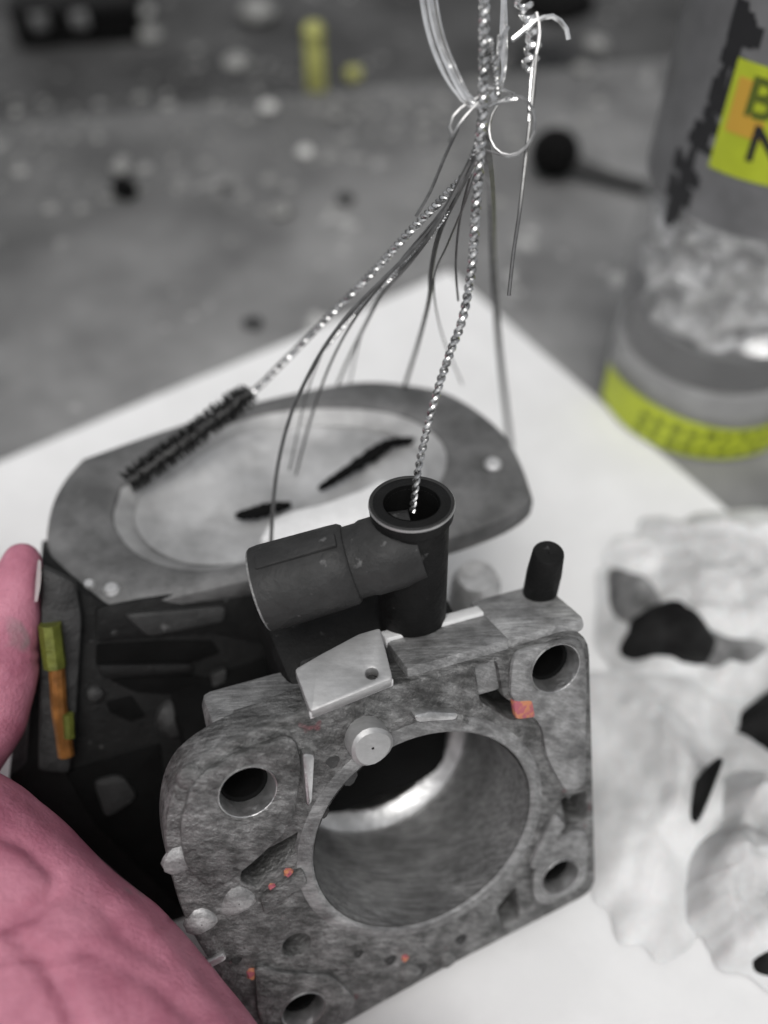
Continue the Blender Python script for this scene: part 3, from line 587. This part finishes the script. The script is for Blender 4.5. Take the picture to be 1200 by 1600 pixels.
ch2 = thing('wire_pair', 'two thin parallel wires linking the clasp coil to the round loop', 'wire', at_t(832, 150, 12.9))
thin(ch2, [(832, 100, 12.85), (828, 140, 12.9), (826, 190, 12.9)], .022, 'steel'); thin(ch2, [(838, 100, 12.9), (836, 140, 12.9), (830, 185, 12.9)], .018, 'dull')

# ================================================================== THE BOTTLE AT THE RIGHT
bc = at_z(1088, 610); BRD = 2.62
bot = thing('bottle', 'clear plastic bottle with yellow stickers and crinkled film at the right', 'bottle', bc)
BT = Frame(bc, A3(1, 0, 0), A3(0, 1, 0), UP)
link('bottle_wall', lathe(MB(), BT, [(.05, .12), (BRD - .5, .10), (BRD - .35, .03), (BRD - .12, .12), (BRD, .5), (BRD, 11.5), (BRD - .4, 12.6), (1.2, 13.6), (1.2, 14.6), (1.0, 14.6)], 72), M['clear'], bot)
link('bottle_cap', lathe(MB(), BT, [(.05, 15.4), (1.25, 15.4), (1.32, 15.2), (1.32, 14.2)], 40), M['black'], bot)
link('base_puck', lathe(MB(), BT, [(.05, .25), (BRD - .2, .25), (BRD - .16, .5), (BRD - .16, 2.0), (BRD - .6, 2.05), (.05, 2.05)], 60), M['puck'], bot)
link('inner_sleeve', lathe(MB(), BT, [(BRD - .5, 2.0), (BRD - .26, 2.06), (BRD - .22, 3.1), (BRD - .4, 3.2), (.05, 3.2)], 60), M['greydark'], bot)  # added dark ring: refraction at the bottle base put into colour
mb = MB(); vs = []; nu, nv = 72, 40
for j in range(nv + 1):
    for i in range(nu):
        z = 3.0 + 7.5 * j / nv; a = 2 * math.pi * i / nu; p = Vector((math.cos(a) * 1.6, math.sin(a) * 1.6, z * .75))
        fold = abs(mnoise.noise(p * 1.3)) * .7 + abs(mnoise.noise(p * 2.9 + Vector((5, 2, 1)))) * .35
        rr = (BRD - .2) * (1 - .42 * min(1, fold)) * (1 if 0 < j < nv else .3); vs.append(BT(rr * math.cos(a), rr * math.sin(a), z))
mb.add(vs, [(j * nu + i, j * nu + (i + 1) % nu, (j + 1) * nu + (i + 1) % nu, (j + 1) * nu + i) for j in range(nv) for i in range(nu)])
link('crinkled_film', mb, M['film'], bot, smooth=25)
def on_bottle(px, py, off=.0):                 # where the sight line meets the bottle wall
    d = ray(px, py); o = C_ - bc; r = BRD + off
    A_ = d[0] ** 2 + d[1] ** 2; B_ = o[0] * d[0] + o[1] * d[1]; Q_ = o[0] ** 2 + o[1] ** 2 - r * r
    disc = max(0, B_ * B_ - A_ * Q_); t = (-B_ - math.sqrt(disc)) / A_; p = o + d * t
    return math.atan2(p[1], p[0]), p[2]
def wrap_patch(name, a0, a1, zf0, zf1, off, m, par, n=24, k=1):
    mb = MB(); vs = []
    for lay in (off, off - .012):
        for i in range(n + 1):
            a = a0 + (a1 - a0) * i / n
            for z in (zf0(i / n), zf1(i / n)): vs.append(BT((BRD + lay) * math.cos(a), (BRD + lay) * math.sin(a), z))
    h = 2 * (n + 1)
    fs = [(2 * i, 2 * i + 2, 2 * i + 3, 2 * i + 1) for i in range(n)] + [(h + 2 * i + 1, h + 2 * i + 3, h + 2 * i + 2, h + 2 * i) for i in range(n)]
    fs += [(2 * i, h + 2 * i, h + 2 * i + 2, 2 * i + 2) for i in range(n)] + [(2 * i + 1, 2 * i + 3, h + 2 * i + 3, h + 2 * i + 1) for i in range(n)]
    fs += [(0, 1, h + 1, h), (2 * n, h + 2 * n, h + 2 * n + 1, 2 * n + 1)]
    mb.add(vs, fs); return link(name, mb, m, par)
aL, zT = on_bottle(1160, 96); aL2, zB = on_bottle(1100, 268)
aLm = (aL + aL2) / 2; aR = aLm + 1.9
zTop, zBot = on_bottle(1180, 98)[1], on_bottle(1150, 276)[1]
sticker = wrap_patch('yellow_sticker', aLm, aR, lambda t: zBot, lambda t: zTop, .03, M['yellow'], bot)
# backing wrap with dark printing left of the sticker
wrap_patch('grey_wrap', aLm - 1.1, aR + .1, lambda t: zBot - 1.2, lambda t: 11.4, .010, M['greybot'], bot, 40)
def print_text(txt, px, py, size, m, par, name='lettering', off=.045, bold=.02, rot=0):
    cu = bpy.data.curves.new('letters', 'FONT'); cu.body = txt; cu.size = size; cu.offset = bold; cu.align_x = 'CENTER'; cu.align_y = 'CENTER'
    o = bpy.data.objects.new('letters', cu); COL.objects.link(o); me = bpy.data.meshes.new_from_object(o.evaluated_get(bpy.context.evaluated_depsgraph_get()))
    a0, z0 = on_bottle(px, py); mb = MB(); cr, sr = math.cos(rot), math.sin(rot)
    mb.add([BT((BRD + off) * math.cos(a0 + (v.co.x * cr - v.co.y * sr) / BRD), (BRD + off) * math.sin(a0 + (v.co.x * cr - v.co.y * sr) / BRD), z0 + v.co.x * sr + v.co.y * cr) for v in me.vertices], [tuple(p.vertices) for p in me.polygons])
    bpy.data.objects.remove(o); bpy.data.curves.remove(cu); bpy.data.meshes.remove(me)
    return link(name, mb, m, par, smooth=0)
a_o0 = on_bottle(1140, 190)[0]; zo0, zo1 = on_bottle(1150, 208)[1], on_bottle(1160, 118)[1]
wrap_patch('orange_print', aLm + .05, aLm + .32, lambda t: zo0, lambda t: zo0 + (zo1 - zo0) * (1 if t < .6 else .35), .04, M['orange'], sticker, 10)
print_text('B', 1190, 158, 1.05, M['olive_ink'], sticker); print_text('N', 1200, 232, 1.0, M['ink'], sticker)
pr_ = random.Random(5)
for q_ in range(30):
    f = q_ / 29; px, py = 1172 - 128 * f + pr_.gauss(0, 9), 28 + 305 * f; a0, z0 = on_bottle(px, py); w_, h_ = pr_.uniform(.07, .26), pr_.uniform(.10, .30)
    wrap_patch('print_mark', a0 - w_ / BRD, a0 + w_ / BRD, lambda t, z0=z0, h_=h_: z0 - h_, lambda t, z0=z0, h_=h_: z0 + h_ * (1 - .5 * (t > .6)), .020 + .0008 * (q_ % 5), M['ink'], bot, 10)
# yellow band round the foot with dark lettering
ab0 = on_bottle(950, 668)[0]; zb0, zb1 = .12, 1.22
band = wrap_patch('yellow_band', ab0 - .25, ab0 + 2.35, lambda t: zb0, lambda t: zb1 + .12 * math.sin(7 * t), .03, M['yellow'], bot, 40)
for i in range(2):
    z0 = zb0 + .30 + .45 * i
    for k in range(9):
        a0 = ab0 + .35 + k * .16 + .02 * i; ww = .05 + .02 * random.random()
        wrap_patch('lettering', a0, a0 + ww * 1.5, lambda t, z0=z0: z0 - .12, lambda t, z0=z0, q=random.uniform(.06, .17): z0 + q, .042, M['olive_ink'], band, 4)

# ================================================================== CRUMPLED TISSUES AND THE DARK SHADE BETWEEN FOLDS
def tri(x): return 2 * abs((x % 1) - .5)
def tissue(label, pxs, h, seed, base=.1, res=110):
    rr = random.Random(seed); Q = np.array([at_z(*p)[:2] for p in pxs]); cen_ = Q.mean(0)
    dirs = []
    for k0, k1, wt in ((.18, .3, .45), (.3, .5, .3), (.5, .8, .22), (.8, 1.2, .14), (1.2, 1.9, .08), (1.8, 2.6, .05)):
        a = rr.uniform(0, 6.3); dirs.append((math.cos(a), math.sin(a), rr.uniform(k0, k1), rr.random(), wt))
    mb = MB(); vs = []; m_ = len(Q); nr = res // 2
    edge = spline(np.vstack([Q, Q[:1]]), max(4, res * 2 // m_))[:-1]; ne = len(edge)
    for k in range(nr + 1):
        f = k / nr
        for i, e in enumerate(edge):
            th = 2 * math.pi * i / ne; jag = 1 + .16 * mnoise.noise(Vector((math.cos(th) * 3, math.sin(th) * 3, seed)))
            p = cen_ + (e - cen_) * max(f, .001) * (1 + (jag - 1) * f)
            wx = .9 * mnoise.noise(Vector((p[0] * .28, p[1] * .28, seed))); wy = .5 * mnoise.noise(Vector((p[0] * .7, p[1] * .7, seed + 3))); z = 0
            for q_, (dx, dy, kk, ph, wt) in enumerate(dirs): z += wt * tri((p[0] * dx + p[1] * dy) * kk + ph + (wx if q_ < 3 else wx * .6 + wy))
            z += .22 * abs(mnoise.noise(Vector((p[0] * .9, p[1] * .9, seed + 5)))) + .10 * abs(mnoise.noise(Vector((p[0] * 2.1, p[1] * 2.1, seed + 7))))
            z = z * h * (1 - f ** 2.2)
            vs.append((p[0], p[1], TZ + .06 + base * (1 - f ** 8) + max(0, z)))
    mb.add(vs, [(k * ne + i, k * ne + (i + 1) % ne, (k + 1) * ne + (i + 1) % ne, (k + 1) * ne + i) for k in range(nr) for i in range(ne)])
    return tag(link('tissue', mb, M['tissue'], loc=(cen_[0], cen_[1], TZ), smooth=28), label, 'tissue', 'crumpled tissues on the paper')
tissue('upper crumpled white tissue lying right of the flange, beyond the dark wedge', [(930, 900), (960, 850), (1040, 815), (1150, 800), (1330, 810), (1500, 930), (1400, 1090), (1220, 1130), (1050, 1110), (945, 1040)], 1.15, 3)
tissue('flattened greyish tissue just right of the flange edge', [(930, 1050), (1020, 1030), (1150, 1050), (1330, 1090), (1350, 1250), (1180, 1330), (1090, 1470), (1010, 1490), (940, 1440), (915, 1300), (910, 1150)], .6, 23, .12)
tissue('lower crumpled white tissue with deep folds at the right border', [(1055, 1400), (1090, 1290), (1160, 1210), (1300, 1180), (1460, 1230), (1560, 1400), (1450, 1580), (1290, 1590), (1160, 1520), (1080, 1470)], 2.1, 11, .3)
def scrap(label, pxs, h, name='rubber_scrap'):  # dark gaps and shadow between folds, built as dark lumps
    Q = np.array([at_z(*p)[:2] for p in pxs]); c0 = Q.mean(0); edge = spline(np.vstack([Q, Q[:1]]), 7)[:-1]; ne = len(edge); mb = MB(); vs = []; sd_ = random.random() * 40
    for k in range(9):
        f = max(.001, k / 8)
        for i, e in enumerate(edge):
            jag = 1 + .38 * f * mnoise.noise(Vector((e[0] * 1.1, e[1] * 1.1, sd_))); p = c0 + (e - c0) * f * jag
            z = h * (1 - f ** 2.5) * (.8 + .6 * mnoise.noise(Vector((p[0] * .9, p[1] * .9, sd_)))) + .25 * (1 - f)
            vs.append((p[0], p[1], TZ + .25 + z - .2 * (k == 8)))
    mb.add(vs, [(k * ne + i, k * ne + (i + 1) % ne, (k + 1) * ne + (i + 1) % ne, (k + 1) * ne + i) for k in range(8) for i in range(ne)] + [tuple(8 * ne + i for i in range(ne))])
    return tag(link(name, mb, M['ragg' if name == 'rag_end' else 'scrap'], loc=(c0[0], c0[1], TZ), smooth=60), label, 'rubber scrap', 'dark oily scraps among the tissues')
scrap('grey smudged rag end trailing right of the black wedge on the upper tissue', [(1060, 1000), (1130, 1015), (1200, 1045), (1170, 1075), (1095, 1068)], 1.0, 'rag_end')  # grey lumps carry the soft edge of the shade in colour
scrap('grey smudged rag end just left of the black wedge near the flange', [(948, 905), (1000, 930), (1040, 985), (990, 1000), (955, 965)], .9, 'rag_end')
scrap('black wedge shaped scrap lying on the upper tissue near the flange', [(972, 985), (1000, 968), (1050, 1003), (1118, 1020), (1145, 1045), (1085, 1060), (1010, 1054), (974, 1026)], 1.2)
scrap('narrow upright black scrap between the greyish and lower tissue', [(1068, 1245), (1095, 1215), (1110, 1222), (1098, 1262), (1078, 1312), (1062, 1310)], 1.3)
scrap('large black scrap cut off by the right border above the lower tissue', [(1118, 1165), (1160, 1125), (1215, 1095), (1300, 1110), (1320, 1190), (1240, 1215), (1160, 1190)], 1.4)
scrap('black scrap below the lower tissue in the right corner', [(1150, 1475), (1190, 1500), (1240, 1510), (1330, 1530), (1300, 1570), (1200, 1540), (1160, 1510)], .8)

# ================================================================== DEBRIS ON THE BENCH AND GROUND
def pebble(name, label, cat, px, py, rpx_, m, z=TZ, sq=.7, group=None):
    p = at_z(px, py, z); t = (p - C_) @ F_; r = rpx_ * t / FPX; mb = MB(); bm = bmesh.new(); bmesh.ops.create_icosphere(bm, subdivisions=2, radius=r)
    sd_ = random.random() * 50
    for v in bm.verts: v.co *= 1 + .25 * mnoise.noise(v.co / r * 1.3 + Vector((sd_, 0, 0))); v.co.z *= sq
    bm.verts.index_update(); mb.add([np.array(v.co) + p + UP * r * sq * .8 for v in bm.verts], [[v.index for v in f.verts] for f in bm.faces]); bm.free()
    return tag(link(name, mb, M[m], loc=p, smooth=60), label, cat, group)
GZ = TZ - 2.6
for args in (('pebble', 'pale round pebble right of the yellow clip foot, above the mouth', 'pebble', 420, 172, 15, 'pebble'), ('pebble', 'pale pebble nearest the wire bundle', 'pebble', 477, 242, 14, 'pebble'),
             ('pebble', 'bright pebble on the dark ground near the black box', 'pebble', 224, 26, 17, 'pebble', GZ), ('pebble', 'grey pebble just below the bright one by the box', 'pebble', 236, 62, 20, 'midgrit', GZ),
             ('pebble', 'faint pebble below the yellow bead', 'pebble', 523, 184, 12, 'midgrit'), ('pebble', 'grey pebble lying above the dark lump', 'pebble', 190, 268, 15, 'midgrit'),
             ('pebble', 'lowest faint grey pebble on the bench left of the wires', 'pebble', 440, 335, 18, 'midgrit'), ('pebble', 'grey stone at the top centre', 'pebble', 405, 30, 30, 'midgrit', GZ),
             ('pebble', 'small grey stone among the grit left of the yellow clip', 'pebble', 372, 105, 22, 'midgrit'), ('pebble', 'pale stone right of the loop on the bench', 'pebble', 930, 75, 20, 'midgrit'),
             ('pebble', 'flat pale stone below the pale stone right of the loop', 'pebble', 908, 112, 15, 'midgrit')):
    pebble(*args, group='pebbles scattered on the bench', sq=.5)
pebble('rubber_lump', 'small dark rubber lump on the open bench at left', 'rubber lump', 197, 306, 20, 'blackdeep', sq=.9)
pebble('rubber_lump', 'flat dark lump on the bench above the paper edge', 'rubber lump', 395, 508, 17, 'alu_dark', sq=.3)
pebble('rubber_lump', 'tiny dark lump in the middle of the bench', 'rubber lump', 351, 295, 9, 'alu_dark', sq=.6)
pebble('rubber_lump', 'dark grey lump left of the wire bundle', 'rubber lump', 540, 315, 14, 'alu_dark', sq=.5)
pebble('plastic_bead', 'dull yellow bead beside the yellow clip', 'bead', 553, 127, 14, 'ybead', sq=1)
cl = thing('plastic_clip', 'upright dull yellow plastic clip standing on the bench', 'clip', at_z(495, 142))
p = at_z(495, 140); cfr = Frame(p, A3(1, 0, 0), A3(0, 1, 0), UP)
link('clip_body', box(MB(), cfr, -.38, .38, -.3, .3, 0, 2.0, .12, .1), M['ybead'], cl); link('clip_head', lathe(MB(), cfr.at(0, 0, 2.0), [(.01, .5), (.3, .45), (.42, .2), (.36, -.1), (.01, -.1)], 18), M['ybead'], cl)
bx = thing('toolbox', 'black box with grey latches at the top left corner', 'box', at_z(125, 60, GZ))
bfr = Frame(at_z(125, 72, GZ), unit(A3(1, .12, 0)), unit(A3(-.12, 1, 0)), UP)
link('box_body', box(MB(), bfr, -2.8, 2.8, 0, 4, 0, 1.3, .15), M['blackdeep'], bx); link('box_lid', box(MB(), bfr, -2.9, 2.9, -.08, 4.1, 1.32, 1.9, .15), M['black'], bx)
for x in (-1.5, .3): link('latch', box(MB(), bfr, x - .35, x + .35, -.3, -.06, .9, 1.6, .06), M['alu_mid'], bx)
kn = thing('black_knob', 'black ball knob with a dark rod reaching towards the bottle', 'knob', at_z(862, 272))
kp = at_z(862, 275); kt = (kp - C_) @ F_; kr = 38 * kt / FPX
link('ball', lathe(MB(), Frame(kp, A3(1, 0, 0), A3(0, 1, 0), UP), [(.01, 2 * kr)] + [(kr * math.sin(a), kr - kr * math.cos(a)) for a in np.linspace(3.0, .15, 12)] + [(.01, 0)], 28), M['blackdeep'], kn)
q1 = at_z(1035, 312) + UP * .25; link('rod', tube(MB(), [kp + UP * kr * .8, kp * .5 + q1 * .5 + UP * kr * .3, q1], [.3, .24, .22], 12), M['alu_dark'], kn)
pebble('rubber_lump', 'dark long lump at the top right beside the bottle', 'rubber lump', 870, 20, 62, 'blackdeep', sq=.35)

mb = MB()
for q_ in range(420):
    px, py = random.uniform(-60, 1000), random.choice((random.uniform(-40, 260), random.uniform(100, 330))); gz = GZ if py < 170 - px * .09 else TZ
    p = at_z(px, py, gz); r = random.choice((.06, .08, .12, .2)) * random.uniform(.7, 1.5); k_ = 5; vs = []
    for i in range(k_):
        a = 2 * math.pi * i / k_ + random.uniform(-.4, .4); rr = r * random.uniform(.6, 1.3); vs.append(p + A3(rr * math.cos(a), rr * math.sin(a), .004))
    mb.add(vs + [p + A3(random.gauss(0, r * .2), random.gauss(0, r * .2), r * random.uniform(.3, .7))], [(i, (i + 1) % k_, k_) for i in range(k_)])
link('grit', mb, M['midgrit'], smooth=0, kind='stuff', label='fine grey grit and chips scattered over the far bench and ground')
